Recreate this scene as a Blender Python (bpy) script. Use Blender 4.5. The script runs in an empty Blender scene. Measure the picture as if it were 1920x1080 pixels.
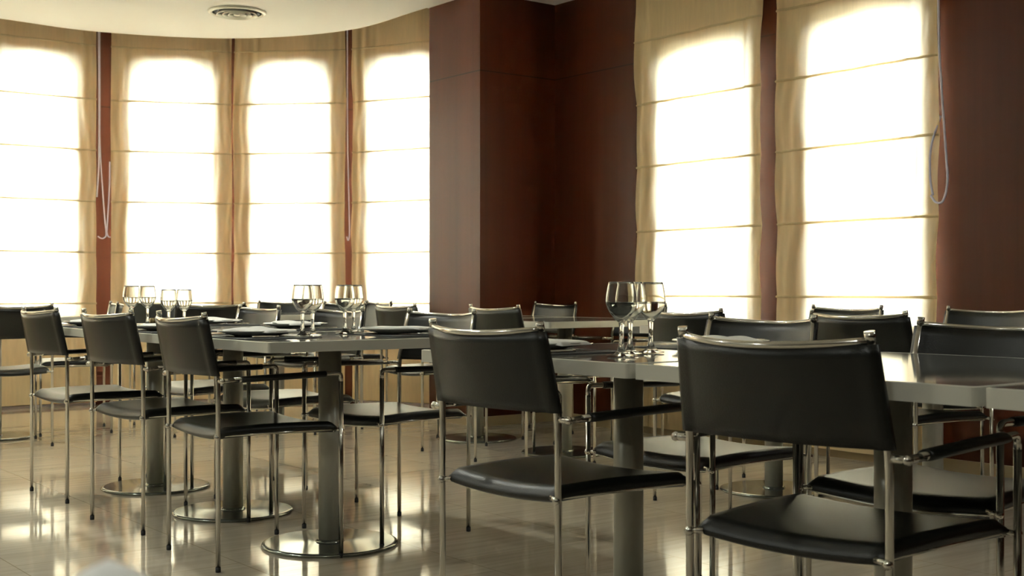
import bpy, bmesh, math, random
from mathutils import Vector, Matrix
from math import sin, cos, pi, radians, sqrt, atan2, hypot

random.seed(7)
S = bpy.context.scene
COL = S.collection

# ------------------------------------------------------------------ camera, world, exposure
H_CAM = 0.893
cam_d = bpy.data.cameras.new('camera')
cam = bpy.data.objects.new('camera', cam_d)
COL.objects.link(cam)
cam.location = (0, 0, H_CAM)
cam.rotation_euler = (radians(90), 0, 0)
cam_d.sensor_width = 36
cam_d.lens = 2350 / 1920 * 36
cam_d.shift_y = 5 / 1920
cam_d.clip_start = 0.02
cam_d.dof.use_dof = True
cam_d.dof.focus_distance = 4.2
cam_d.dof.aperture_fstop = 9.0
S.camera = cam

SKY = 52.0          # daylight outside the blinds
W = bpy.data.worlds.new('daylight')
S.world = W
W.use_nodes = True
bgn = W.node_tree.nodes['Background']
bgn.inputs[0].default_value = (0.82, 1.0, 1.22, 1)
bgn.inputs[1].default_value = SKY

S.view_settings.view_transform = 'Standard'
S.view_settings.look = 'None'
S.view_settings.gamma = 1
S.view_settings.exposure = 0.85
S.view_settings.use_curve_mapping = False
S.cycles.use_denoising = True
S.cycles.max_bounces = 12
S.cycles.transmission_bounces = 10
S.cycles.transparent_max_bounces = 12
S.cycles.sample_clamp_indirect = 8

LAMP = 240.0         # radiance of the unseen ceiling lamps added for interior light

# ------------------------------------------------------------------ room directions
TH = radians(-52.4)
U = Vector((cos(TH), sin(TH)))         # along the table rows and the right wall, towards the camera
V = Vector((-U.y, U.x))                # towards the right wall
CEIL = 2.853
TOP = 3.35

# ------------------------------------------------------------------ materials
def new_mat(name):
    m = bpy.data.materials.new(name); m.use_nodes = True
    nt = m.node_tree
    return m, nt, nt.nodes['Principled BSDF']

def plain(name, col, rough=0.5, metal=0.0, spec=0.5, bump=0.0, bscale=200, coat=0.0):
    m, nt, b = new_mat(name)
    b.inputs['Base Color'].default_value = (*col, 1)
    b.inputs['Roughness'].default_value = rough
    b.inputs['Metallic'].default_value = metal
    b.inputs['Specular IOR Level'].default_value = spec
    b.inputs['Coat Weight'].default_value = coat
    if bump:
        tc = nt.nodes.new('ShaderNodeTexCoord')
        n = nt.nodes.new('ShaderNodeTexNoise'); n.inputs['Scale'].default_value = bscale
        n.inputs['Detail'].default_value = 4
        bp = nt.nodes.new('ShaderNodeBump'); bp.inputs['Strength'].default_value = bump
        bp.inputs['Distance'].default_value = 0.002
        nt.links.new(tc.outputs['Object'], n.inputs['Vector'])
        nt.links.new(n.outputs['Fac'], bp.inputs['Height'])
        nt.links.new(bp.outputs['Normal'], b.inputs['Normal'])
    return m

def ramp(nt, fac, stops):
    r = nt.nodes.new('ShaderNodeValToRGB')
    while len(r.color_ramp.elements) < len(stops):
        r.color_ramp.elements.new(0.5)
    for e, (p, c) in zip(r.color_ramp.elements, stops):
        e.position = p; e.color = (*c, 1)
    nt.links.new(fac, r.inputs['Fac'])
    return r

def wood_mat(name, c0, c1, rough=0.42, seam=2.34):
    m, nt, b = new_mat(name)
    g = nt.nodes.new('ShaderNodeNewGeometry')
    mp = nt.nodes.new('ShaderNodeMapping'); mp.inputs['Rotation'].default_value = (0, 0, -TH)
    mp.inputs['Scale'].default_value = (1, 1, 1)
    nt.links.new(g.outputs['Position'], mp.inputs['Vector'])
    mp2 = nt.nodes.new('ShaderNodeMapping'); mp2.inputs['Scale'].default_value = (26, 26, 0.8)
    nt.links.new(mp.outputs['Vector'], mp2.inputs['Vector'])
    n = nt.nodes.new('ShaderNodeTexNoise'); n.inputs['Scale'].default_value = 1.0
    n.inputs['Detail'].default_value = 6; n.inputs['Roughness'].default_value = 0.65
    nt.links.new(mp2.outputs['Vector'], n.inputs['Vector'])
    mp3 = nt.nodes.new('ShaderNodeMapping'); mp3.inputs['Scale'].default_value = (5, 5, 0.12)
    nt.links.new(mp.outputs['Vector'], mp3.inputs['Vector'])
    n2 = nt.nodes.new('ShaderNodeTexNoise'); n2.inputs['Scale'].default_value = 1.0
    nt.links.new(mp3.outputs['Vector'], n2.inputs['Vector'])
    add = nt.nodes.new('ShaderNodeMath'); add.operation = 'MULTIPLY_ADD'
    nt.links.new(n2.outputs['Fac'], add.inputs[0]); add.inputs[1].default_value = 0.6
    mul = nt.nodes.new('ShaderNodeMath'); mul.operation = 'MULTIPLY'; mul.inputs[1].default_value = 0.4
    nt.links.new(n.outputs['Fac'], mul.inputs[0]); nt.links.new(mul.outputs[0], add.inputs[2])
    r = ramp(nt, add.outputs[0], [(0.3, c0), (0.7, c1)])
    # groove between the lower and upper boards
    sx = nt.nodes.new('ShaderNodeSeparateXYZ'); nt.links.new(g.outputs['Position'], sx.inputs[0])
    sub = nt.nodes.new('ShaderNodeMath'); sub.operation = 'SUBTRACT'; sub.inputs[1].default_value = seam
    nt.links.new(sx.outputs['Z'], sub.inputs[0])
    ab = nt.nodes.new('ShaderNodeMath'); ab.operation = 'ABSOLUTE'; nt.links.new(sub.outputs[0], ab.inputs[0])
    lt = nt.nodes.new('ShaderNodeMath'); lt.operation = 'LESS_THAN'; lt.inputs[1].default_value = 0.004
    nt.links.new(ab.outputs[0], lt.inputs[0])
    mx = nt.nodes.new('ShaderNodeMix'); mx.data_type = 'RGBA'
    nt.links.new(lt.outputs[0], mx.inputs['Factor'])
    nt.links.new(r.outputs['Color'], mx.inputs['A']); mx.inputs['B'].default_value = (c0[0]*.35, c0[1]*.35, c0[2]*.35, 1)
    nt.links.new(mx.outputs['Result'], b.inputs['Base Color'])
    b.inputs['Roughness'].default_value = rough
    b.inputs['Specular IOR Level'].default_value = 0.17
    return m

def floor_mat():
    m, nt, b = new_mat('polished_beige_stone')
    g = nt.nodes.new('ShaderNodeNewGeometry')
    mp = nt.nodes.new('ShaderNodeMapping'); mp.vector_type = 'POINT'
    mp.inputs['Rotation'].default_value = (0, 0, -TH)
    nt.links.new(g.outputs['Position'], mp.inputs['Vector'])
    br = nt.nodes.new('ShaderNodeTexBrick')
    br.offset = 0.5; br.inputs['Scale'].default_value = 1.0
    br.inputs['Mortar Size'].default_value = 0.0022; br.inputs['Mortar Smooth'].default_value = 0.2
    br.inputs['Brick Width'].default_value = 0.4; br.inputs['Row Height'].default_value = 0.6
    br.inputs['Color1'].default_value = (0.54, 0.485, 0.395, 1)
    br.inputs['Color2'].default_value = (0.515, 0.46, 0.37, 1)
    br.inputs['Mortar'].default_value = (0.36, 0.31, 0.22, 1)
    nt.links.new(mp.outputs['Vector'], br.inputs['Vector'])
    mp2 = nt.nodes.new('ShaderNodeMapping'); mp2.inputs['Scale'].default_value = (34, 2.2, 1)
    nt.links.new(mp.outputs['Vector'], mp2.inputs['Vector'])
    n = nt.nodes.new('ShaderNodeTexNoise'); n.inputs['Scale'].default_value = 1; n.inputs['Detail'].default_value = 5
    nt.links.new(mp2.outputs['Vector'], n.inputs['Vector'])
    rr = ramp(nt, n.outputs['Fac'], [(0.3, (0.86, 0.85, 0.83)), (0.72, (1.08, 1.07, 1.05))])
    mx = nt.nodes.new('ShaderNodeMix'); mx.data_type = 'RGBA'; mx.blend_type = 'MULTIPLY'
    mx.inputs['Factor'].default_value = 1
    nt.links.new(br.outputs['Color'], mx.inputs['A']); nt.links.new(rr.outputs['Color'], mx.inputs['B'])
    nt.links.new(mx.outputs['Result'], b.inputs['Base Color'])
    r2 = ramp(nt, n.outputs['Fac'], [(0.3, (0.045,)*3), (0.75, (0.085,)*3)])
    nt.links.new(r2.outputs['Color'], b.inputs['Roughness'])
    b.inputs['Specular IOR Level'].default_value = 0.7
    bp = nt.nodes.new('ShaderNodeBump'); bp.inputs['Strength'].default_value = 0.025
    bp.inputs['Distance'].default_value = 0.002
    nt.links.new(n.outputs['Fac'], bp.inputs['Height']); nt.links.new(bp.outputs['Normal'], b.inputs['Normal'])
    return m

def fabric_mat(name, col, trans):
    m = bpy.data.materials.new(name); m.use_nodes = True
    nt = m.node_tree; nt.nodes.clear()
    o = nt.nodes.new('ShaderNodeOutputMaterial')
    d = nt.nodes.new('ShaderNodeBsdfDiffuse'); t = nt.nodes.new('ShaderNodeBsdfTranslucent')
    tc = nt.nodes.new('ShaderNodeTexCoord')
    mp = nt.nodes.new('ShaderNodeMapping'); mp.inputs['Scale'].default_value = (60, 60, 6)
    n = nt.nodes.new('ShaderNodeTexNoise'); n.inputs['Scale'].default_value = 1; n.inputs['Detail'].default_value = 3
    nt.links.new(tc.outputs['Object'], mp.inputs['Vector']); nt.links.new(mp.outputs['Vector'], n.inputs['Vector'])
    r = ramp(nt, n.outputs['Fac'], [(0.3, tuple(c*0.93 for c in col)), (0.7, col)])
    nt.links.new(r.outputs['Color'], d.inputs['Color']); nt.links.new(r.outputs['Color'], t.inputs['Color'])
    mx = nt.nodes.new('ShaderNodeMixShader'); mx.inputs[0].default_value = trans
    nt.links.new(d.outputs[0], mx.inputs[1]); nt.links.new(t.outputs[0], mx.inputs[2])
    nt.links.new(mx.outputs[0], o.inputs['Surface'])
    return m

def pane_mat():
    m = bpy.data.materials.new('window_glass'); m.use_nodes = True
    nt = m.node_tree; nt.nodes.clear()
    o = nt.nodes.new('ShaderNodeOutputMaterial')
    tr = nt.nodes.new('ShaderNodeBsdfTransparent'); gl = nt.nodes.new('ShaderNodeBsdfGlossy')
    gl.inputs['Roughness'].default_value = 0.0
    fr = nt.nodes.new('ShaderNodeFresnel'); fr.inputs['IOR'].default_value = 1.3
    mx = nt.nodes.new('ShaderNodeMixShader')
    nt.links.new(fr.outputs[0], mx.inputs[0]); nt.links.new(tr.outputs[0], mx.inputs[1])
    nt.links.new(gl.outputs[0], mx.inputs[2]); nt.links.new(mx.outputs[0], o.inputs['Surface'])
    return m

def glass_mat(name, ior):
    m, nt, b = new_mat(name)
    b.inputs['Base Color'].default_value = (0.97, 0.98, 0.97, 1)
    b.inputs['Roughness'].default_value = 0.0
    b.inputs['IOR'].default_value = ior
    b.inputs['Transmission Weight'].default_value = 1.0
    return m

def emit_mat(name, col, s):
    m = bpy.data.materials.new(name); m.use_nodes = True
    nt = m.node_tree; nt.nodes.clear()
    o = nt.nodes.new('ShaderNodeOutputMaterial'); e = nt.nodes.new('ShaderNodeEmission')
    e.inputs[0].default_value = (*col, 1); e.inputs[1].default_value = s
    nt.links.new(e.outputs[0], o.inputs['Surface'])
    return m

M = dict(
    chrome=plain('chrome', (0.62, 0.60, 0.55), 0.14, 1.0),
    leather=plain('black_leather', (0.0040, 0.0046, 0.0036), 0.36, 0, 0.45, 0.25, 350),
    rubber=plain('black_rubber', (0.012, 0.012, 0.012), 0.6),
    top=plain('grey_laminate', (0.16, 0.162, 0.15), 0.06, 0, 0.5),
    band=plain('aluminium_edge', (0.60, 0.595, 0.53), 0.36, 0.25),
    column=plain('brushed_steel', (0.46, 0.445, 0.37), 0.34, 0.15),
    base=plain('polished_steel', (0.27, 0.285, 0.25), 0.14, 0.8),
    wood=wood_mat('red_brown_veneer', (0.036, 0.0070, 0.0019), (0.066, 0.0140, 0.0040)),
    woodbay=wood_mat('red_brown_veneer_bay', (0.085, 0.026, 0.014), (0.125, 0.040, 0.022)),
    ceiling=plain('white_plaster', (0.84, 0.84, 0.82), 0.8),
    plaster=plain('grey_plaster', (0.30, 0.30, 0.265), 0.8),
    floor=floor_mat(),
    fabric=fabric_mat('cream_blind_fabric', (0.88, 0.71, 0.43), 0.38),
    hem=fabric_mat('cream_blind_hem', (0.76, 0.63, 0.38), 0.36),
    cord=plain('white_cord', (0.86, 0.82, 0.98), 0.5),
    skirt=plain('tan_skirting', (0.34, 0.27, 0.165), 0.4),
    slitbay=plain('pale_light_slit', (0.80, 0.78, 0.90), 0.3, 0.3),  # pale lavender stands in for the line of light under the bay blinds
    frame=plain('white_window_frame', (0.75, 0.75, 0.72), 0.4),
    pane=pane_mat(),
    glass=glass_mat('clear_glass', 1.48),
    water=glass_mat('water', 1.33),
    plate=plain('grey_glazed_ceramic', (0.42, 0.42, 0.39), 0.12),
    napkin=plain('white_cotton', (0.78, 0.77, 0.74), 0.85, 0, 0.2, 0.3, 120),
    mat=plain('grey_woven_mat', (0.085, 0.088, 0.090), 0.62, 0, 0.4, 0.6, 500),
    steel=plain('cutlery_steel', (0.62, 0.61, 0.58), 0.15, 1.0),
    bronze=plain('bronze_brown', (0.16, 0.115, 0.05), 0.25, 0.8),
    black=plain('matt_black', (0.015, 0.015, 0.015), 0.7),
    lamp=emit_mat('added_lamp_glow', (0.97, 1.0, 0.90), LAMP),
)

# ------------------------------------------------------------------ mesh helpers
class MB:
    def __init__(self):
        self.v = []; self.f = []; self.sm = []
    def add(self, vs, fs, smooth=True):
        o = len(self.v)
        self.v += [tuple(p) for p in vs]
        for f in fs:
            self.f.append(tuple(i + o for i in f)); self.sm.append(smooth)
    def box(self, lo, hi, mat=None, smooth=False):
        x0, y0, z0 = lo; x1, y1, z1 = hi
        vs = [Vector(p) for p in ((x0,y0,z0),(x1,y0,z0),(x1,y1,z0),(x0,y1,z0),(x0,y0,z1),(x1,y0,z1),(x1,y1,z1),(x0,y1,z1))]
        if mat: vs = [mat @ p for p in vs]
        self.add(vs, [(0,3,2,1),(4,5,6,7),(0,1,5,4),(1,2,6,5),(2,3,7,6),(3,0,4,7)], smooth)
    def prism(self, pts, z0, z1, smooth=False):
        n = len(pts)
        vs = [(p[0], p[1], z0) for p in pts] + [(p[0], p[1], z1) for p in pts]
        fs = [tuple(range(n-1, -1, -1)), tuple(range(n, 2*n))]
        self.add(vs, fs, False)
        self.add(vs, [(i, (i+1) % n, (i+1) % n + n, i + n) for i in range(n)], smooth)
    def tube(self, path, r, seg=10, cap=True, ry=None):
        path = [Vector(p) for p in path]
        n = len(path)
        T = []
        for i in range(n):
            a = path[max(i-1, 0)]; b = path[min(i+1, n-1)]
            T.append((b - a).normalized())
        ref = Vector((0, 0, 1)) if abs(T[0].z) < 0.9 else Vector((0, 1, 0))
        nrm = (ref - T[0] * ref.dot(T[0])).normalized()
        vs = []
        for i in range(n):
            nrm = (nrm - T[i] * nrm.dot(T[i])).normalized()
            bi = T[i].cross(nrm)
            rr = r[i] if isinstance(r, (list, tuple)) else r
            for k in range(seg):
                a = 2*pi*k/seg
                vs.append(path[i] + nrm * (cos(a) * (ry if ry else rr)) + bi * (sin(a) * rr))
        fs = []
        for i in range(n-1):
            for k in range(seg):
                k2 = (k+1) % seg
                fs.append((i*seg+k, i*seg+k2, (i+1)*seg+k2, (i+1)*seg+k))
        o = len(self.v)
        self.add(vs, fs, True)
        if cap:
            self.f.append(tuple(o + k for k in range(seg-1, -1, -1))); self.sm.append(False)
            self.f.append(tuple(o + (n-1)*seg + k for k in range(seg))); self.sm.append(False)
    def lathe(self, prof, seg=32, c=(0, 0, 0)):
        n = len(prof); vs = []
        for (r, z) in prof:
            for k in range(seg):
                a = 2*pi*k/seg
                vs.append((c[0] + r*cos(a), c[1] + r*sin(a), c[2] + z))
        fs = []
        for i in range(n-1):
            for k in range(seg):
                k2 = (k+1) % seg
                fs.append((i*seg+k, i*seg+k2, (i+1)*seg+k2, (i+1)*seg+k))
        self.add(vs, fs, True)
    def ball(self, c, r, seg=10):
        prof = [(max(r*sin(pi*i/6), 1e-5), -r*cos(pi*i/6)) for i in range(7)]
        self.lathe(prof, seg, c)
    def build(self, name, mat, parent=None, bevel=0.0, bseg=2):
        me = bpy.data.meshes.new(name)
        me.from_pydata(self.v, [], self.f)
        me.polygons.foreach_set('use_smooth', self.sm)
        me.update()
        bm = bmesh.new(); bm.from_mesh(me)
        bmesh.ops.remove_doubles(bm, verts=bm.verts, dist=1e-6)
        bmesh.ops.recalc_face_normals(bm, faces=bm.faces)
        bm.to_mesh(me); bm.free()
        me.materials.append(mat)
        ob = bpy.data.objects.new(name, me); COL.objects.link(ob)
        if parent: ob.parent = parent
        if bevel:
            md = ob.modifiers.new('bevel', 'BEVEL'); md.width = bevel; md.segments = bseg
            md.limit_method = 'ANGLE'; md.angle_limit = radians(40)
            for p in me.polygons: p.use_smooth = False
        return ob

def arc_path(pts, rad, n=5):
    """polyline with rounded corners"""
    pts = [Vector(p) for p in pts]; out = [pts[0]]
    for i in range(1, len(pts)-1):
        a, b, c = pts[i-1], pts[i], pts[i+1]
        d1 = (a-b).normalized(); d2 = (c-b).normalized()
        r = min(rad, (a-b).length*0.49, (c-b).length*0.49)
        p1 = b + d1*r; p2 = b + d2*r
        for k in range(n+1):
            t = k/n
            out.append(p1*(1-t)**2 + b*2*t*(1-t) + p2*t*t)
    out.append(pts[-1])
    return out

def empty(name, loc, rz=0):
    o = bpy.data.objects.new(name, None); COL.objects.link(o)
    o.location = loc; o.rotation_euler = (0, 0, rz); o.empty_display_size = 0.1
    return o

def tag(o, label, cat, group=None, kind=None):
    o['label'] = label; o['category'] = cat
    if group: o['group'] = group
    if kind: o['kind'] = kind
    return o

def struct(o, label=None):
    o['kind'] = 'structure'
    if label: o['label'] = label
    return o

def dup(root, loc, rz):
    kids = [(ch, [g for g in ch.children]) for ch in root.children]
    r = root.copy(); COL.objects.link(r); r.location = loc; r.rotation_euler = (0, 0, rz)
    for ch, gs in kids:
        c = ch.copy(); COL.objects.link(c); c.parent = r
        for g in gs:
            d = g.copy(); COL.objects.link(d); d.parent = c
    return r

def P3(p, z): return Vector((p[0], p[1], z))

# ------------------------------------------------------------------ floor, ceiling, walls
W0 = Vector((0.826, 7.92))                  # a point of the right wall
BC = Vector((-2.05, 7.35)); BR = 2.68       # the round bay: centre, radius of the blinds
def bay(deg, r): return BC + Vector((cos(radians(deg)), sin(radians(deg)))) * r

mb = MB(); mb.box((-6, -6, -0.1), (9.5, 11.5, 0)); struct(mb.build('floor', M['floor']))

# ceiling: its far edge is an arc that stops short of the bay wall
arc = [bay(d, 2.36) for d in range(182, 128, -6)]
ctrl = [Vector(p) for p in ((-3.69, 9.03), (-3.11, 9.50), (-2.155, 9.74), (-1.245, 9.44), (-0.592, 8.69))]
def catmull(ps, n=8):
    out = []
    q = [ps[0]*2-ps[1]] + ps + [ps[-1]*2-ps[-2]]
    for i in range(1, len(q)-2):
        for k in range(n):
            t = k/n; p0, p1, p2, p3 = q[i-1:i+3]
            out.append(0.5*((2*p1)+(p2-p0)*t+(2*p0-5*p1+4*p2-p3)*t*t+(3*p1-p0-3*p2+p3)*t**3))
    out.append(ps[-1]); return out
arc = [p for p in arc if p.x < -3.8] + catmull(ctrl)
outline = [Vector((-5.3, 7.2))] + arc + [Vector((-0.2, 9.1)), Vector((0.4, 8.75)), Vector((9.2, -2.6)), Vector((9.2, -5.2)), Vector((-5.3, -5.2))]
mb = MB(); mb.prism(outline, CEIL, CEIL+0.12); struct(mb.build('ceiling', M['ceiling']))
mb = MB(); mb.box((-6, 5.0, TOP), (2.5, 11.5, TOP+0.1)); mb.box((-6, -6, TOP), (9.5, 5.0, TOP+0.1))
struct(mb.build('ceiling_bay_cove', M['ceiling']))

def wall_piece(mb, p0, d, t0, t1, z0, z1, n, th):
    """box along d from t0 to t1, between z0 and z1, thickness th towards n"""
    a = p0 + d*t0; b = p0 + d*t1
    pts = [a, b, b + n*th, a + n*th]
    mb.prism(pts, z0, z1)

def wall_open(name, p0, d, t0, t1, n, th, openings, mat, ztop=TOP):
    mb = MB(); cur = t0
    for (a, b, z0, z1) in openings:
        if a > cur: wall_piece(mb, p0, d, cur, a, 0, ztop, n, th)
        wall_piece(mb, p0, d, a, b, 0, z0, n, th)
        wall_piece(mb, p0, d, a, b, z1, ztop, n, th)
        cur = b
    if cur < t1: wall_piece(mb, p0, d, cur, t1, 0, ztop, n, th)
    return struct(mb.build(name, mat))

WN = [0]
def window(p0, d, n, a, b, z0, z1, off):
    WN[0] += 1
    mb = MB(); q = p0 + n*off; w = 0.045
    for (s0, s1, y0, y1) in ((a, a+w, z0, z1), (b-w, b, z0, z1), (a+w, b-w, z0, z0+w), (a+w, b-w, z1-w, z1)):
        wall_piece(mb, q, d, s0, s1, y0, y1, n, 0.05)
    f = mb.build('window_%d' % WN[0], M['frame']); struct(f)
    mb = MB(); wall_piece(mb, q + n*0.02, d, a+w, b-w, z0+w, z1-w, n, 0.006)
    g = mb.build('pane', M['pane'], f)
    return f

ZO0 = 0.66
RIGHT_OPEN = [(0.27, 0.90, ZO0, 2.33), (1.425, 2.03, ZO0, 2.33)]
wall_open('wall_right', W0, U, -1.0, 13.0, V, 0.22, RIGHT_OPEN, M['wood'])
for (a, b, z0, z1) in RIGHT_OPEN: window(W0, U, V, a, b, z0, z1, 0.08)
mb = MB(); wall_piece(mb, W0, U, -0.87, 13.0, 0, 0.064, -V, 0.012)
struct(mb.build('baseboard_right', M['skirt']))

# pier between the bay and the right wall
C0 = Vector((-0.21, 8.22))
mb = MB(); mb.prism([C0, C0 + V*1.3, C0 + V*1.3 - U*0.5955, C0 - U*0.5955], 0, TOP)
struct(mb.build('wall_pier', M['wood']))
mb = MB()
wall_piece(mb, C0, V, -0.012, 0.62, 0, 0.064, U, 0.012)
wall_piece(mb, C0, -U, 0, 0.5955, 0, 0.064, -V, 0.012)
struct(mb.build('baseboard_pier', M['skirt']))

# bay wall: flat panels, one window in each
FACETS = [(178.2, 158.4), (156.2, 136.4), (136.0, 116.3), (113.9, 94.1), (93.7, 74.2), (72.9, 53.2)]
RW = BR + 0.095
def chord(d0, d1, r):
    a = bay(d0, r); b = bay(d1, r); d = (b-a); L = d.length; d.normalize()
    n = Vector((-d.y, d.x))
    if n.dot((a+b)/2 - BC) < 0: n = -n
    return a, d, L, n
mb_b = MB(); mb_s = MB()
bounds = [200] + [x for f in FACETS for x in f] + [36]
openings = []
for i, (d0, d1) in enumerate(FACETS):
    lo = 0.5*(bounds[2*i] + d0) if i else 181
    hi = 0.5*(d1 + bounds[2*i+3]) if i < len(FACETS)-1 else 36
    r = RW
    a, d, L, n = chord(d0, d1, r)
    m_l = 0.220; m_r = 0.22
    z1 = 2.64
    # panel with the opening
    wall_piece(mb_b, a, d, 0, m_l, 0, TOP, n, 0.2)
    wall_piece(mb_b, a, d, L-m_r, L, 0, TOP, n, 0.2)
    wall_piece(mb_b, a, d, m_l, L-m_r, 0, ZO0, n, 0.2)
    wall_piece(mb_b, a, d, m_l, L-m_r, z1, TOP, n, 0.2)
    wall_piece(mb_s, a, d, 0, L, 0, 0.018, -n, 0.03)
    openings.append((a, d, n, m_l, L-m_r, ZO0, z1))
    # filler to the next panel, standing forward as a narrow post
    if i < len(FACETS)-1:
        e0 = d1; e1 = FACETS[i+1][0]
        p, q = bay(e0, RW), bay(e1, RW)
        p2, q2 = bay(e0 + .3, RW+.2), bay(e1 - .3, RW+.2)
        mb_b.prism([p, q, q2, p2], 0, TOP)
# close the ends
a = bay(53.2, RW); b = bay(40, RW); mb_b.prism([a, b, bay(40, RW+.2), bay(53.4, RW+.2)], 0, TOP)
a = bay(178.2, RW); mb_b.prism([a, a + Vector((-.3, 0)), a + Vector((-.3, -1.2)), a + Vector((0, -1.2))], 0, TOP)
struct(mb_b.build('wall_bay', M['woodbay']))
struct(mb_s.build('light_slit_bay', M['slitbay']))  # thin strip shaped as the bright slit at floor level
for o in openings: window(*[o[0], o[1], o[2], o[3], o[4], o[5], o[6], 0.08])

LP, LD, LN = Vector((-4.83, -5.2)), Vector((0, 1)), Vector((-1, 0))
wall_open('wall_left', LP, LD, 0, 12.35, LN, 0.22, [(11.05, 11.85, ZO0, 2.64)], M['plaster'])
window(LP, LD, LN, 11.05, 11.85, ZO0, 2.64, 0.08)  # unseen window, added to supply light from the left
mb = MB(); mb.box((-5.2, -5.2, 0), (9.4, -5.0, TOP)); struct(mb.build('wall_back', M['wood']))
mb = MB(); mb.box((8.9, -5.0, 0), (9.2, -1.5, TOP)); struct(mb.build('wall_back_right', M['wood']))

# ------------------------------------------------------------------ roman blinds
def blind(p0, d, n, width, folds, ztop, zbot, label, seed, cord=None):
    """p0 = left end at floor level, d = along the blind, n = towards the window; local frame: x along, y towards the room, z up"""
    rz = atan2(d.y, d.x)
    root = empty('roman_blind', (p0.x, p0.y, 0), rz)
    tag(root, label, 'blind', 'cream roman blinds')
    sgn = 1.0 if Vector((-d.y, d.x)).dot(n) < 0 else -1.0       # local +y is towards the room if n is the other way
    rnd = random.Random(seed)
    ph = [rnd.uniform(0, 6.28) for _ in range(8)]
    nx = 110
    zs = []
    cuts = [zbot] + sorted(folds) + [ztop]
    for i in range(len(cuts)-1):
        k = 12
        zs += [cuts[i] + (cuts[i+1]-cuts[i])*j/k for j in range(k)]
    zs.append(ztop)
    def off(x, z):
        u = x/width
        e = (abs(u-0.5)*2)**2
        y = 0.004*sin(23*u+ph[0]+1.2*sin(2.1*z+ph[1])) + 0.004*sin(9*u + 5*z + ph[4])
        y += e*(0.009*sin(47*u+ph[2]+2.2*sin(2.3*z+ph[3])) + 0.006*sin(83*u+ph[7]+3.0*sin(1.7*z+ph[6])+1.3*sin(7*z+ph[1])))
        # the cloth hangs a little fuller below every batten
        for f in folds:
            if z < f and f - z < 0.4:
                t = (f - z)/0.4
                y += 0.012*sin(pi*t)*(0.5+0.5*e)
        return y
    mb = MB(); vs = []
    for z in zs:
        for i in range(nx+1):
            x = width*i/nx
            xe = x + (0.003*sin(4.5*z+ph[5]) if i == 0 else 0) + (0.003*sin(4.1*z+ph[6]) if i == nx else 0)
            vs.append((xe, sgn*off(x, z), z))
    fs = []
    for j in range(len(zs)-1):
        for i in range(nx):
            a = j*(nx+1)+i
            fs.append((a, a+1, a+nx+2, a+nx+1))
    mb.add(vs, fs, True)
    mb.build('fabric', M['fabric'], root)
    for f in folds:
        mb = MB()
        hh = 0.007
        top = []; 
        for i in range(nx+1):
            x = width*i/nx
            top.append((x, sgn*(off(x, f)+0.0035), f))
        vs = []
        for (x, y, z) in top:
            vs += [(x, y, z+hh), (x, y+sgn*0.007, z), (x, y, z-hh)]
        fs = []
        for i in range(nx):
            a = 3*i
            fs += [(a, a+3, a+4, a+1), (a+1, a+4, a+5, a+2)]
        mb.add(vs, fs, True)
        mb.build('batten_pocket', M['hem'], root)
    mb = MB(); mb.box((0, min(sgn*-0.02, sgn*0.02), ztop), (width, max(sgn*-0.02, sgn*0.02), ztop+0.04))
    mb.build('headrail', M['frame'], root)
    if cord:
        for path in cord:
            mb = MB()
            pts = [Vector((x, sgn*y, z)) for x, y, z in path]
            pts = catmull(pts, 6)
            mb.tube(pts, 0.0058, 6)
            mb.build('pull_cord', M['cord'], root)
    return root

LF = [0.795, 1.19, 1.588, 1.985, 2.38, 2.80]
blabels = ['cream roman blind of the bay, first beside the left wall',
           'cream roman blind of the bay, second from the left wall',
           'cream roman blind at the far left edge, left of the wide red post',
           'cream roman blind just right of the wide red post with hanging cord',
           'cream roman blind with a full glowing window, third from the pier to its left of the thin cord',
           'cream roman blind of the bay partly hidden behind the wooden pier']
blabels[4] = 'cream bay blind between the narrow dark gap and the thin looped cord'
cords = [None, None,
         None, None, None, None]
for i, (d0, d1) in enumerate(FACETS):
    a, d, L, n = chord(d0, d1, BR)
    cd = None
    if i == 2:   # cords on the wide post, right of the blind
        X = L + 0.01
        cd = [[(X, .03, 3.05), (X+.004, .03, 2.4), (X+.003, .03, 1.9), (X-.012, .03, 1.62)],
              [(X+.008, .03, 3.05), (X+.010, .03, 2.4), (X+.012, .03, 2.0), (X+.045, .03, 1.50), (X+.060, .03, 1.34), (X+.045, .03, 1.305), (X+.02, .03, 1.30), (X-.005, .03, 1.315)],
              [(X+.088, .03, 1.90), (X+.085, .03, 1.70), (X+.068, .03, 1.40), (X+.066, .03, 1.345), (X+.076, .03, 1.315), (X+.092, .03, 1.31)]]
    if i == 4:
        X = L + 0.022
        cd = [[(X, .02, 3.05), (X, .02, 2.5), (X+.003, .02, 2.0), (X+.014, .02, 1.5), (X+.016, .02, 1.34), (X+.006, .02, 1.29), (X-.006, .02, 1.32)]]
    blind(a, d, n, L, LF, 3.2, 0.03, blabels[i], 10+i, cd)

blind(Vector((-4.745, 5.72)), LD, LN, 1.05, LF, 3.2, 0.03, 'cream roman blind of the added left window, outside the picture', 44)

RF = [0.86, 1.26, 1.66, 2.05, 2.44]
pA = W0 - V*0.085
blind(pA + U*0.033, U, V, 1.02, RF, 3.2, 0.05, 'cream roman blind on the right wall nearer the dark corner', 31)
X = 1.035
blind(pA + U*1.163, U, V, 1.017, RF, 3.2, 0.05, 'cream roman blind on the right wall with a long looped cord beside it', 32,
      [[(X-.004, .03, 3.05), (X+.004, .03, 2.2), (X+.018, .03, 1.9), (X+.045, .03, 1.55), (X+.052, .03, 1.42), (X+.028, .03, 1.33), (X-.012, .03, 1.325), (X-.04, .03, 1.36)],
       [(X-.018, -.02, 1.75), (X-.045, .02, 1.6), (X-.05, .02, 1.45), (X-.035, .02, 1.36)]])

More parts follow.
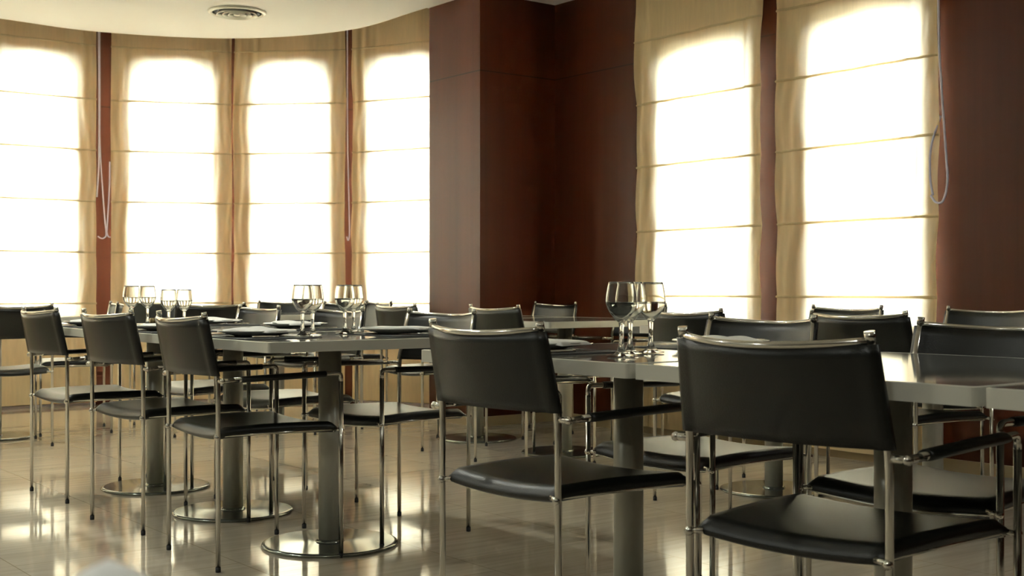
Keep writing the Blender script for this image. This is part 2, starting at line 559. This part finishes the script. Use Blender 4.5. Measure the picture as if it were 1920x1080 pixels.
# ------------------------------------------------------------------ ceiling vent and added lamps
vent = empty('ceiling_vent', (-1.93, 8.80, CEIL))
tag(vent, 'round ringed air vent in the white ceiling', 'vent')
mb = MB(); mb.lathe([(0.172, -0.001), (0.200, -0.001), (0.203, -0.006), (0.196, -0.014), (0.176, -0.018), (0.170, -0.012), (0.172, -0.001)], 48)
mb.build('rim', M['band'], vent)
mb = MB(); mb.lathe([(0.0001, -0.002), (0.172, -0.002), (0.172, -0.004), (0.0001, -0.004)], 40); mb.build('backing', M['black'], vent)
for r in (0.14, 0.10, 0.06):
    mb = MB(); mb.lathe([(r-0.020, -0.006), (r, -0.030), (r+0.004, -0.030), (r-0.012, -0.004), (r-0.020, -0.006)], 40)
    mb.build('ring', M['band'], vent)
mb = MB(); mb.lathe([(0.0001, -0.030), (0.022, -0.028), (0.026, -0.018), (0.012, -0.004), (0.0001, -0.004)], 24); mb.build('hub', M['band'], vent)

lamp0 = None
ADDED_LAMPS = [(-3.3, 3.6), (-1.5, 5.3), (-4.0, 1.6), (3.4, 2.6), (-0.7, -0.2), (-3.4, 6.2)]  # unseen lamps added for interior light; twin form follows the chrome glints
lamp_names = ['added twin ceiling lamp above the left long table', 'added twin ceiling lamp above the aisle near the pier',
              'added twin ceiling lamp over the near left floor', 'added twin ceiling lamp over the right end of the near row',
              'added twin ceiling lamp straight above the viewpoint', 'added twin ceiling lamp above the bay table on the left']  # the one above the viewpoint is added to light the near napkin
for (x, y), lb in zip(ADDED_LAMPS, lamp_names):
    if lamp0 is None:
        lamp0 = empty('added_lamp', (x, y, CEIL), TH)
        for s in (-0.09, 0.09):
            mb = MB(); mb.lathe([(0.060, -0.001), (0.078, -0.001), (0.078, -0.008), (0.058, -0.010), (0.060, -0.001)], 28, (s, 0, 0))
            ring = mb.build('trim_ring', M['band'], lamp0)
            mb = MB(); mb.lathe([(0.0001, -0.003), (0.058, -0.003), (0.058, -0.005), (0.0001, -0.005)], 24, (s, 0, 0))
            mb.build('diffuser', M['lamp'], lamp0)
        o = lamp0
    else:
        o = dup(lamp0, (x, y, CEIL), TH)
    tag(o, lb, 'ceiling lamp', 'added ceiling lamps')

# ------------------------------------------------------------------ tables
def make_table():
    root = empty('dining_table', (0, 0, 0))
    hw, hd = 0.408, 0.442
    def rr(a, b, r=0.012, k=4):
        out = []
        for (cx, cy, s) in ((a-r, b-r, 0), (-(a-r), b-r, 90), (-(a-r), -(b-r), 180), (a-r, -(b-r), 270)):
            for j in range(k+1):
                t = radians(s + 90*j/k); out.append((cx + r*cos(t), cy + r*sin(t)))
        return out
    mb = MB(); mb.prism(rr(hw-0.003, hd-0.003), 0.706, 0.735); mb.build('tabletop', M['top'], root)
    outer = rr(hw, hd); inner = rr(hw-0.004, hd-0.004)
    mb = MB(); n = len(outer)
    vs = [(p[0], p[1], 0.702) for p in outer] + [(p[0], p[1], 0.734) for p in outer] + [(p[0], p[1], 0.7355) for p in inner] + [(p[0], p[1], 0.702) for p in inner]
    fs = []
    for i in range(n):
        j = (i+1) % n
        fs += [(i, j, n+j, n+i), (n+i, n+j, 2*n+j, 2*n+i), (2*n+i, 2*n+j, 3*n+j, 3*n+i), (3*n+i, 3*n+j, j, i)]
    mb.add(vs, fs, False); mb.build('edge_band', M['band'], root)
    mb = MB(); mb.lathe([(0.0001, 0.010), (0.040, 0.010), (0.040, 0.700), (0.0001, 0.700)], 32); mb.build('column', M['column'], root)
    mb = MB(); mb.box((-0.15, -0.15, 0.694), (0.15, 0.15, 0.7055)); mb.build('top_plate', M['black'], root)
    mb = MB(); mb.lathe([(0.0001, 0.0), (0.236, 0.0), (0.239, 0.004), (0.236, 0.010), (0.228, 0.0126), (0.225, 0.0127), (0.053, 0.0127), (0.0505, 0.0130), (0.0495, 0.0145), (0.048, 0.020), (0.041, 0.022), (0.0001, 0.022)], 64)
    mb.build('base_disc', M['base'], root)
    return root

TABLES = {
 't3': (-0.641, 4.413, TH, 'grey table at the near end of the long left row'),
 't2': (-1.125, 5.055, TH, 'grey table in the middle of the long left row'),
 't1': (-1.617, 5.690, TH, 'grey table at the far end of the long left row'),
 'r1': (0.312, 3.360, TH, 'grey table of the near right row carrying the tall wine glasses'),
 'r2': (0.821, 2.700, TH, 'bare grey table of the near right row mirroring the window'),
 'r3': (1.327, 2.040, TH, 'grey table cut by the right edge, last of the near right row'),
 'k1': (0.290, 6.900, TH, 'grey table before the dark corner, nearer of a pair'),
 'k0': (-0.210, 7.550, TH, 'grey table before the wooden pier, farther of a pair'),
 'l1': (1.170, 5.600, TH, 'grey table under the right wall blinds, left of a pair'),
 'l2': (1.665, 4.960, TH, 'grey table under the right wall blinds, right of a pair'),
 'n':  (-3.150, 7.630, TH, 'grey table at the left edge with a bright shining base'),
 'p':  (-1.585, 8.500, TH, 'grey table inside the round bay before the blinds'),
}
tb0 = None
for k, (x, y, a, lb) in TABLES.items():
    if tb0 is None:
        tb0 = make_table(); tb0.location = (x, y, 0); tb0.rotation_euler = (0, 0, a); o = tb0
    else: o = dup(tb0, (x, y, 0), a)
    tag(o, lb, 'table', 'grey square pedestal tables')
# the tops of the near right row sit a little off their columns, towards the camera end
for o in [x for x in COL.objects if x.name.startswith('dining_table') and x.get('label', '').find('near right row') >= 0]:
    for ch in o.children:
        if ch.name.split('.')[0] in ('tabletop', 'edge_band'): ch.location.x += 0.065

# ------------------------------------------------------------------ chairs
def make_chair():
    root = empty('armchair', (0, 0, 0))
    HW, FW, D = 0.213, 0.247, 0.42
    R = 0.0078
    for s in (-1, 1):      # rear legs run on up into the back posts
        mb = MB(); mb.tube(arc_path([(s*HW, 0, 0.012), (s*HW, 0, 0.610), (s*(HW-0.014), -0.040, 0.818)], 0.04, 4), R, 12)
        mb.tube([(s*(HW-0.0135), -0.0385, 0.806), (s*(HW-0.0145), -0.0412, 0.8245)], 0.0095, 12)
        lg = mb.build('leg', M['chrome'], root)
        mb = MB(); mb.lathe([(0.0001, 0), (0.008, 0), (0.0085, 0.003), (0.0085, 0.016), (0.0001, 0.016)], 12, (s*HW, 0, 0)); mb.build('foot_cap', M['rubber'], lg)
    for s in (-1, 1):      # front legs
        mb = MB(); mb.tube([(s*FW, D, 0.012), (s*FW, D, 0.590)], R, 12)
        lg = mb.build('leg', M['chrome'], root)
        mb = MB(); mb.lathe([(0.0001, 0), (0.008, 0), (0.0085, 0.003), (0.0085, 0.016), (0.0001, 0.016)], 12, (s*FW, D, 0)); mb.build('foot_cap', M['rubber'], lg)
    for s in (-1, 1):      # arm tube: side stub, then forward, then down to the front leg
        mb = MB(); mb.tube(arc_path([(s*(HW-0.004), 0, 0.607), (s*FW, 0, 0.607), (s*FW, 0.055, 0.609)], 0.012, 4), R, 12)
        mb.tube(arc_path([(s*FW, 0.04, 0.609), (s*FW, D, 0.618), (s*FW, D, 0.585)], 0.022, 5), R, 12)
        mb.ball((s*FW, 0, 0.607), 0.0098)
        mb.build('arm_tube', M['chrome'], root)
    for s in (-1, 1):
        mb = MB(); mb.tube([(s*FW, 0.062, 0.6105), (s*FW, 0.066, 0.6105), (s*FW, 0.20, 0.6135), (s*FW, D-0.062, 0.6165), (s*FW, D-0.058, 0.6165)], [0.012, 0.0185, 0.0195, 0.0185, 0.012], 14, True, 0.0105)
        mb.build('armrest', M['leather'], root)
    # curved top rail
    def bow(t): return -0.040 - 0.052*(1 - t*t)
    mb = MB(); pts = [(t*(HW-0.014), bow(t), 0.808 - 0.011*(1-t*t)) for t in [i/10-1 for i in range(21)]]
    mb.tube(pts, 0.0068, 10); mb.build('top_rail', M['chrome'], root)
    # backrest: a sleeve of leather over both posts, bowed backwards between them
    mb = MB(); nx, nz = 28, 8
    front = []; back = []
    for j in range(nz+1):
        z = 0.622 + (0.803-0.622)*j/nz
        for i in range(nx+1):
            t = i/nx*2-1
            k = (z-0.610)/0.208
            w = HW + 0.013 - 0.014*k
            lean = -0.040*k
            bw = 0.052*(1-t*t)*(0.75+0.25*k)
            puff = 0.0115 if abs(t) > 0.9 else 0.0045
            zz = z - 0.011*(1-t*t)*j/nz
            edge = 0.4 if i in (0, nx) else 1
            front.append((t*w, lean - bw + puff*edge, zz)); back.append((t*w, lean - bw - puff*edge, zz))
    n1 = (nx+1)*(nz+1); fs = []
    for j in range(nz):
        for i in range(nx):
            a = j*(nx+1)+i
            fs.append((a, a+1, a+nx+2, a+nx+1)); fs.append((n1+a+1, n1+a, n1+a+nx+1, n1+a+nx+2))
    for j in range(nz):
        a = j*(nx+1); fs.append((a, a+nx+1, n1+a+nx+1, n1+a)); b = a+nx; fs.append((b+nx+1, b, n1+b, n1+b+nx+1))
    for i in range(nx):
        fs.append((i+1, i, n1+i, n1+i+1)); b = nz*(nx+1)+i; fs.append((b, b+1, n1+b+1, n1+b))
    mb.add(front+back, fs, True); mb.build('backrest', M['leather'], root)
    # seat: a padded leather sling, sagging across
    mb = MB(); nx, ny = 30, 28; top = []; bot = []
    for j in range(ny+1):
        v = j/ny; y = 0.004 + v*(D-0.006)
        hw = (HW-0.013)*(1-v) + (FW-0.013)*v
        for i in range(nx+1):
            t = i/nx*2-1
            er = 1.0
            sx = max(0.0, (abs(t)-0.93)/0.07); sy = max(0.0, (0.07-v)/0.07, (v-0.93)/0.07)
            th = 0.036*sqrt(max(0.12, 1-min(1, sx*sx))) * sqrt(max(0.06, 1-min(1, sy*sy)))
            sag = 0.016*(1-t*t)*(0.65 + 0.35*sin(pi*v))
            ed = -0.006*sy
            z = 0.436 - sag + ed + 0.006*sin(pi*v)
            top.append((t*hw, y, z + th*0.55)); bot.append((t*hw, y, z - th*0.45))
    n1 = (nx+1)*(ny+1); fs = []
    for j in range(ny):
        for i in range(nx):
            a = j*(nx+1)+i
            fs.append((a, a+1, a+nx+2, a+nx+1)); fs.append((n1+a+1, n1+a, n1+a+nx+1, n1+a+nx+2))
    for j in range(ny):
        a = j*(nx+1); fs.append((a, a+nx+1, n1+a+nx+1, n1+a)); b = a+nx; fs.append((b+nx+1, b, n1+b, n1+b+nx+1))
    for i in range(nx):
        fs.append((i+1, i, n1+i, n1+i+1)); b = ny*(nx+1)+i; fs.append((b, b+1, n1+b+1, n1+b))
    mb.add(top+bot, fs, True); mb.build('seat', M['leather'], root)
    # chrome connectors at the four corners and the rod under the front edge
    mb = MB()
    for s in (-1, 1):
        mb.tube([(s*HW, 0, 0.427), (s*(HW-0.030), 0.006, 0.430)], 0.0062, 10)
        mb.tube([(s*FW, D, 0.427), (s*(FW-0.032), D-0.006, 0.430)], 0.0062, 10)
        mb.ball((s*(HW-0.001), -0.004, 0.427), 0.0098); mb.ball((s*(FW-0.001), D+0.003, 0.427), 0.0098)
        mb.tube([(s*(HW-0.022), 0.01, 0.429), (s*(FW-0.022), D-0.01, 0.429)], 0.005, 8)
    mb.tube([(t*(FW-0.02), D-0.012, 0.424-0.016*(1-t*t)) for t in [i/6-1 for i in range(13)]], 0.0048, 8)
    mb.build('seat_frame', M['chrome'], root)
    return root

CH = [
 ('A', -2.003, 5.422, -50, 'black armchair third along the front of the left row, on the brightest floor'),
 ('B', -1.492, 4.733, -47, 'black armchair second along the front of the left row, between two others'),
 ('C', -1.057, 4.146, -54, 'black armchair at the near corner of the left row, all four legs in view'),
 ('D', -0.035, 2.940, -50, 'large black armchair seen from behind, next to the tall wine glasses'),
 ('E', 0.494, 2.285, -46, 'largest black armchair, back to the viewer, before the bare bright table'),
 ('F3', -0.304, 4.810, 132, 'black armchair facing out across the near table of the left row'),
 ('F2', -0.790, 5.455, 129, 'black armchair facing out behind the two tall glasses of the left row'),
 ('F1', -1.260, 6.060, 129, 'black armchair facing out at the far table of the left row'),
 ('G1', 0.705, 3.690, 127, 'black armchair facing out behind the napkins of the near right row'),
 ('G2', 1.160, 3.065, 132, 'near black armchair cut by the right edge, mirrored in the tabletop'),
 ('J1', 0.740, 5.170, -52, 'black armchair right of the tall wine glasses, its back before the glowing blind'),
 ('J2', 1.264, 4.500, -52, 'wide black armchair back under the right blind, before a smaller one'),
 ('J3', 1.590, 6.050, 128, 'small far black armchair against the right blind, behind a wider one'),
 ('J4', 2.050, 5.440, 128, 'far black armchair under the wood wall by the right edge'),
 ('J5', 0.244, 7.970, 128, 'far black armchair in the dark corner, facing out'),
 ('J6', -0.060, 6.370, -52, 'black armchair before the pier edge, seen from behind'),
 ('J7', 0.730, 7.340, 128, 'black armchair against the right wall hidden behind the tall wine glasses'),
 ('J8', -0.630, 7.140, -52, 'black armchair at the foot of the last bay blind, left of the pier'),
 ('M1', -2.810, 7.070, 37.6, 'black armchair at the left edge above the bright table base'),
 ('M2', -2.600, 8.060, 114, 'black armchair seen nearly edge-on below the wide red post'),
 ('M3', -2.460, 8.800, 205, 'far black armchair in the bay behind the two small glasses'),
 ('M4', -1.850, 7.690, 20, 'black armchair in the bay behind the left row, its back to the viewer'),
 ('M5', -1.690, 9.360, 184, 'far black armchair in the bay, facing out between two others'),
 ('M7', -1.130, 8.240, 139, 'black armchair in the bay behind the two glasses nearest the pier'),
 ('M6', -0.975, 8.830, 121, 'pale-lit armchair back seen side-on below the thin cord'),
]
ch0 = None
for (k, x, y, a, lb) in CH:
    if ch0 is None:
        ch0 = make_chair(); ch0.location = (x, y, 0); ch0.rotation_euler = (0, 0, radians(a)); o = ch0
    else: o = dup(ch0, (x, y, 0), radians(a))
    tag(o, lb, 'chair', 'black leather and chrome armchairs')

# ------------------------------------------------------------------ things on the tables
ZT = 0.7358
def bowl_curve(h, rb, rr, zb, t0=0.0, t1=1.0, n=18):
    out = []
    for i in range(n+1):
        t = t0 + (t1-t0)*i/n
        if t < 0.52: r = 0.0075 + (rb-0.0075)*sin(t/0.52*pi/2)**0.92
        else: r = rb + (rr-rb)*((t-0.52)/0.48)**1.6
        out.append((r, zb + (h-zb)*t))
    return out
def make_glass(kind):
    h, rb, rr = (0.176, 0.0375, 0.0305) if kind == 'tall' else (0.160, 0.0330, 0.0280)
    zb = h*0.45; foot = 0.034
    out = [(0.0001, 0.0), (foot, 0.0), (foot, 0.0016), (foot*0.6, 0.004), (0.0105, 0.011), (0.0072, 0.024), (0.0056, 0.042), (0.0056, zb-0.020), (0.0066, zb-0.006)]
    bowl = bowl_curve(h, rb, rr, zb)
    inn = [(r-0.0012, z) for r, z in bowl][1:]
    mb = MB(); mb.lathe(out + bowl + [(bowl[-1][0]-0.0006, h+0.0006)] + inn[::-1] + [(0.0045, zb+0.0035), (0.0001, zb+0.003)], 48)
    o = mb.build('wine_glass', M['glass'])
    lv = bowl_curve(h, rb, rr, zb, 0.05, 0.50)
    w = [(0.0001, lv[0][1]-0.0008), (max(lv[0][0]-0.001, .001), lv[0][1]-0.0006)] + [(r-0.0009, z) for r, z in lv[1:]] + [(0.0001, lv[-1][1])]
    mb = MB(); mb.lathe(w, 48); mb.build('water', M['water'], o)
    return o

GL = [
 ('tall', -1.645, 5.42, 'tall wine glass by the red post, left one of a touching pair'),
 ('tall', -1.598, 5.495, 'tall wine glass by the red post, right one of a touching pair'),
 ('small', -1.375, 5.02, 'small wine glass, left of the low pair above the third chair'),
 ('small', -1.328, 5.078, 'small wine glass, right of the low pair above the third chair'),
 ('tall', -0.712, 4.26, 'tall wine glass on the left row, front one of the middle pair'),
 ('tall', -0.690, 4.34, 'tall wine glass on the left row, rear one of the middle pair'),
 ('tall', -0.608, 4.56, 'tall wine glass on the left row, left one of the pair beside a napkin'),
 ('tall', -0.588, 4.65, 'tall wine glass on the left row, right one of the pair beside a napkin'),
 ('tall', 0.262, 3.00, 'large wine glass in the foreground, leftmost of three'),
 ('tall', 0.291, 3.085, 'large wine glass in the foreground, middle of three'),
 ('tall', 0.350, 3.16, 'large wine glass in the foreground, rightmost of three'),
]
g0 = {}
for kind, x, y, lb in GL:
    if kind not in g0: o = g0[kind] = make_glass(kind)
    else: o = dup(g0[kind], (0, 0, 0), 0)
    o.location = (x, y, ZT + (0.002 if True else 0)); tag(o, lb, 'glass', 'stemmed wine glasses')

def make_mat():
    mb = MB(); mb.box((-0.20, -0.14, 0), (0.20, 0.14, 0.002)); return mb.build('placemat', M['mat'], None, 0.0008, 1)
def make_plate():
    mb = MB(); mb.lathe([(0.0001, 0.0), (0.075, 0.0), (0.078, 0.004), (0.100, 0.008), (0.132, 0.018), (0.1335, 0.020), (0.131, 0.0215), (0.099, 0.0125), (0.078, 0.0085), (0.0001, 0.008)], 56)
    return mb.build('plate', M['plate'])
def make_napkin(seed):
    r = random.Random(seed); a, b, c = r.uniform(0, 6), r.uniform(0, 6), r.uniform(.6, 1.2)
    mb = MB(); nx, ny = 30, 14; top = []; bot = []
    for j in range(ny+1):
        for i in range(nx+1):
            x = (i/nx-0.5)*0.27; y = (j/ny-0.5)*0.13
            e = (abs(x)/0.135)**2
            z = 0.0050*c*(1-e)*(0.6+0.4*cos(9*y/0.13+a)) + 0.0018*sin(34*x+b) + 0.006*max(0, sin(15*x+b))*(0.5+y/0.13) - 0.003*e
            ed = 0.25 if i in (0, nx) or j in (0, ny) else 1
            top.append((x, y, z + 0.0085*ed)); bot.append((x, y, z))
    n1 = (nx+1)*(ny+1); fs = []
    for j in range(ny):
        for i in range(nx):
            q = j*(nx+1)+i
            fs.append((q, q+1, q+nx+2, q+nx+1)); fs.append((n1+q+1, n1+q, n1+q+nx+1, n1+q+nx+2))
    for j in range(ny):
        q = j*(nx+1); fs.append((q, q+nx+1, n1+q+nx+1, n1+q)); p = q+nx; fs.append((p+nx+1, p, n1+p, n1+p+nx+1))
    for i in range(nx):
        fs.append((i+1, i, n1+i, n1+i+1)); p = ny*(nx+1)+i; fs.append((p, p+1, n1+p+1, n1+p))
    mb.add(top+bot, fs, True)
    return mb.build('napkin', M['napkin'])
def make_knife():
    root = empty('table_knife', (0, 0, 0))
    mb = MB(); mb.tube([(0, -0.10, 0.004), (0, -0.095, 0.004), (0, -0.02, 0.004), (0, -0.005, 0.004)], [0.002, 0.0065, 0.0055, 0.004], 8, True, 0.0035); mb.build('handle', M['steel'], root)
    mb = MB(); mb.prism([(-0.004, -0.008), (0.004, -0.008), (0.009, 0.03), (0.0085, 0.09), (0.002, 0.112), (-0.004, 0.105)], 0.003, 0.0048); mb.build('blade', M['steel'], root)
    return root
def make_fork():
    root = empty('table_fork', (0, 0, 0))
    mb = MB(); mb.tube([(0, -0.10, 0.004), (0, -0.09, 0.004), (0, -0.01, 0.004), (0, 0.03, 0.006)], [0.003, 0.0065, 0.003, 0.004], 8, True, 0.0025); mb.build('handle', M['steel'], root)
    mb = MB(); mb.prism([(-0.004, 0.028), (0.004, 0.028), (0.011, 0.048), (0.011, 0.055), (-0.011, 0.055), (-0.011, 0.048)], 0.0045, 0.0065)
    for i in range(4):
        x = -0.0093 + i*0.0062; mb.box((x-0.0015, 0.054, 0.0045), (x+0.0015, 0.10, 0.0062))
    mb.build('tines', M['steel'], root)
    return root

def tp(key, u, v):
    x, y, a, _ = TABLES[key]
    p = Vector((x, y)) + U*u + V*v
    return p
protos = {}
def put(kind, maker, loc, rz, label, cat, group):
    if kind not in protos: o = protos[kind] = maker(); o.location = loc; o.rotation_euler = (0, 0, rz)
    else: o = dup(protos[kind], loc, rz)
    tag(o, label, cat, group); return o

# (table, u, v, which side, where words, glance of napkin)
SET = [
 ('t3', -0.02, -0.27, 0, 'before the near corner armchair of the left row'),
 ('t2', -0.02, -0.27, 0, 'before the second armchair of the left row'),
 ('t1', -0.02, -0.27, 0, 'before the third armchair of the left row'),
 ('t3', 0.06, 0.25, 1, 'right of the paired glasses on the left row'),
 ('t2', 0.02, 0.27, 1, 'across the middle table of the left row'),
 ('t1', 0.02, 0.27, 1, 'across the far table of the left row'),
 ('r1', -0.10, -0.24, 0, 'left of the three foreground wine glasses'),
 ('r1', 0.10, 0.25, 1, 'right of the three foreground wine glasses'),
]
for n, (k, u, v, side, where) in enumerate(SET):
    p = tp(k, u, v); rz = TH + (pi if side else 0)
    put('mat', make_mat, P3(p, ZT), rz, 'dark grey placemat ' + where, 'placemat', 'grey placemats')
    put('plate', make_plate, P3(p, ZT+0.002), rz, 'grey plate under a napkin ' + where, 'plate', 'grey dinner plates')
    nk = make_napkin(n*5+3)
    nk.location = P3(p, ZT+0.018); nk.rotation_euler = (0, 0, rz + radians([12, -6, 8, 20, -10, 5, 14, -16][n]))
    tag(nk, 'white folded napkin on the plate ' + where, 'napkin', 'white napkins')
    c, s = cos(rz), sin(rz)
    kp = p + Vector((c*0.168, s*0.168)); fp = p - Vector((c*0.168, s*0.168))
    put('knife', make_knife, P3(kp, ZT+0.002), rz, 'steel table knife by the plate ' + where, 'knife', 'steel knives')
    put('fork', make_fork, P3(fp, ZT+0.002), rz, 'steel table fork by the plate ' + where, 'fork', 'steel forks')

# small shining bronze pot on the far table of the left row
p = Vector((-1.55, 5.45))
mb = MB(); mb.lathe([(0.0001, 0), (0.024, 0), (0.026, 0.003), (0.026, 0.036), (0.024, 0.039), (0.021, 0.036), (0.021, 0.006), (0.0001, 0.005)], 32)
o = mb.build('pot', M['bronze']); o.location = P3(p, ZT); tag(o, 'small shining bronze-brown pot on the left row table, left of the small glasses', 'pot')

# ------------------------------------------------------------------ the table right in front of the viewpoint, with the tip of a napkin in view
o = dup(tb0, (-0.30, 0.17, 0), 0); tag(o, 'grey table closest to the viewpoint, below the bottom of the picture', 'table', 'grey square pedestal tables')
mb = MB()
vs = []; N = 28; Rr = 7
for j in range(Rr+1):
    t = j/Rr
    for i in range(N):
        a = 2*pi*i/N
        r = 0.034*(1-t)**0.7*(1+0.12*sin(3*a+1.0)*(1-t)+0.06*sin(7*a)*(1-t)) + 0.0005
        vs.append((r*cos(a)*1.25, r*sin(a)*0.8, 0.037*t**0.9))
fs = [(j*N+i, j*N+(i+1) % N, (j+1)*N+(i+1) % N, (j+1)*N+i) for j in range(Rr) for i in range(N)]
fs.append(tuple(range(N-1, -1, -1))); fs.append(tuple(Rr*N+i for i in range(N)))
mb.add(vs, fs, True)
o = mb.build('napkin', M['napkin']); o.location = (-0.180, 0.560, ZT); tag(o, 'blurred white crumpled napkin tip at the bottom edge of the picture', 'napkin')
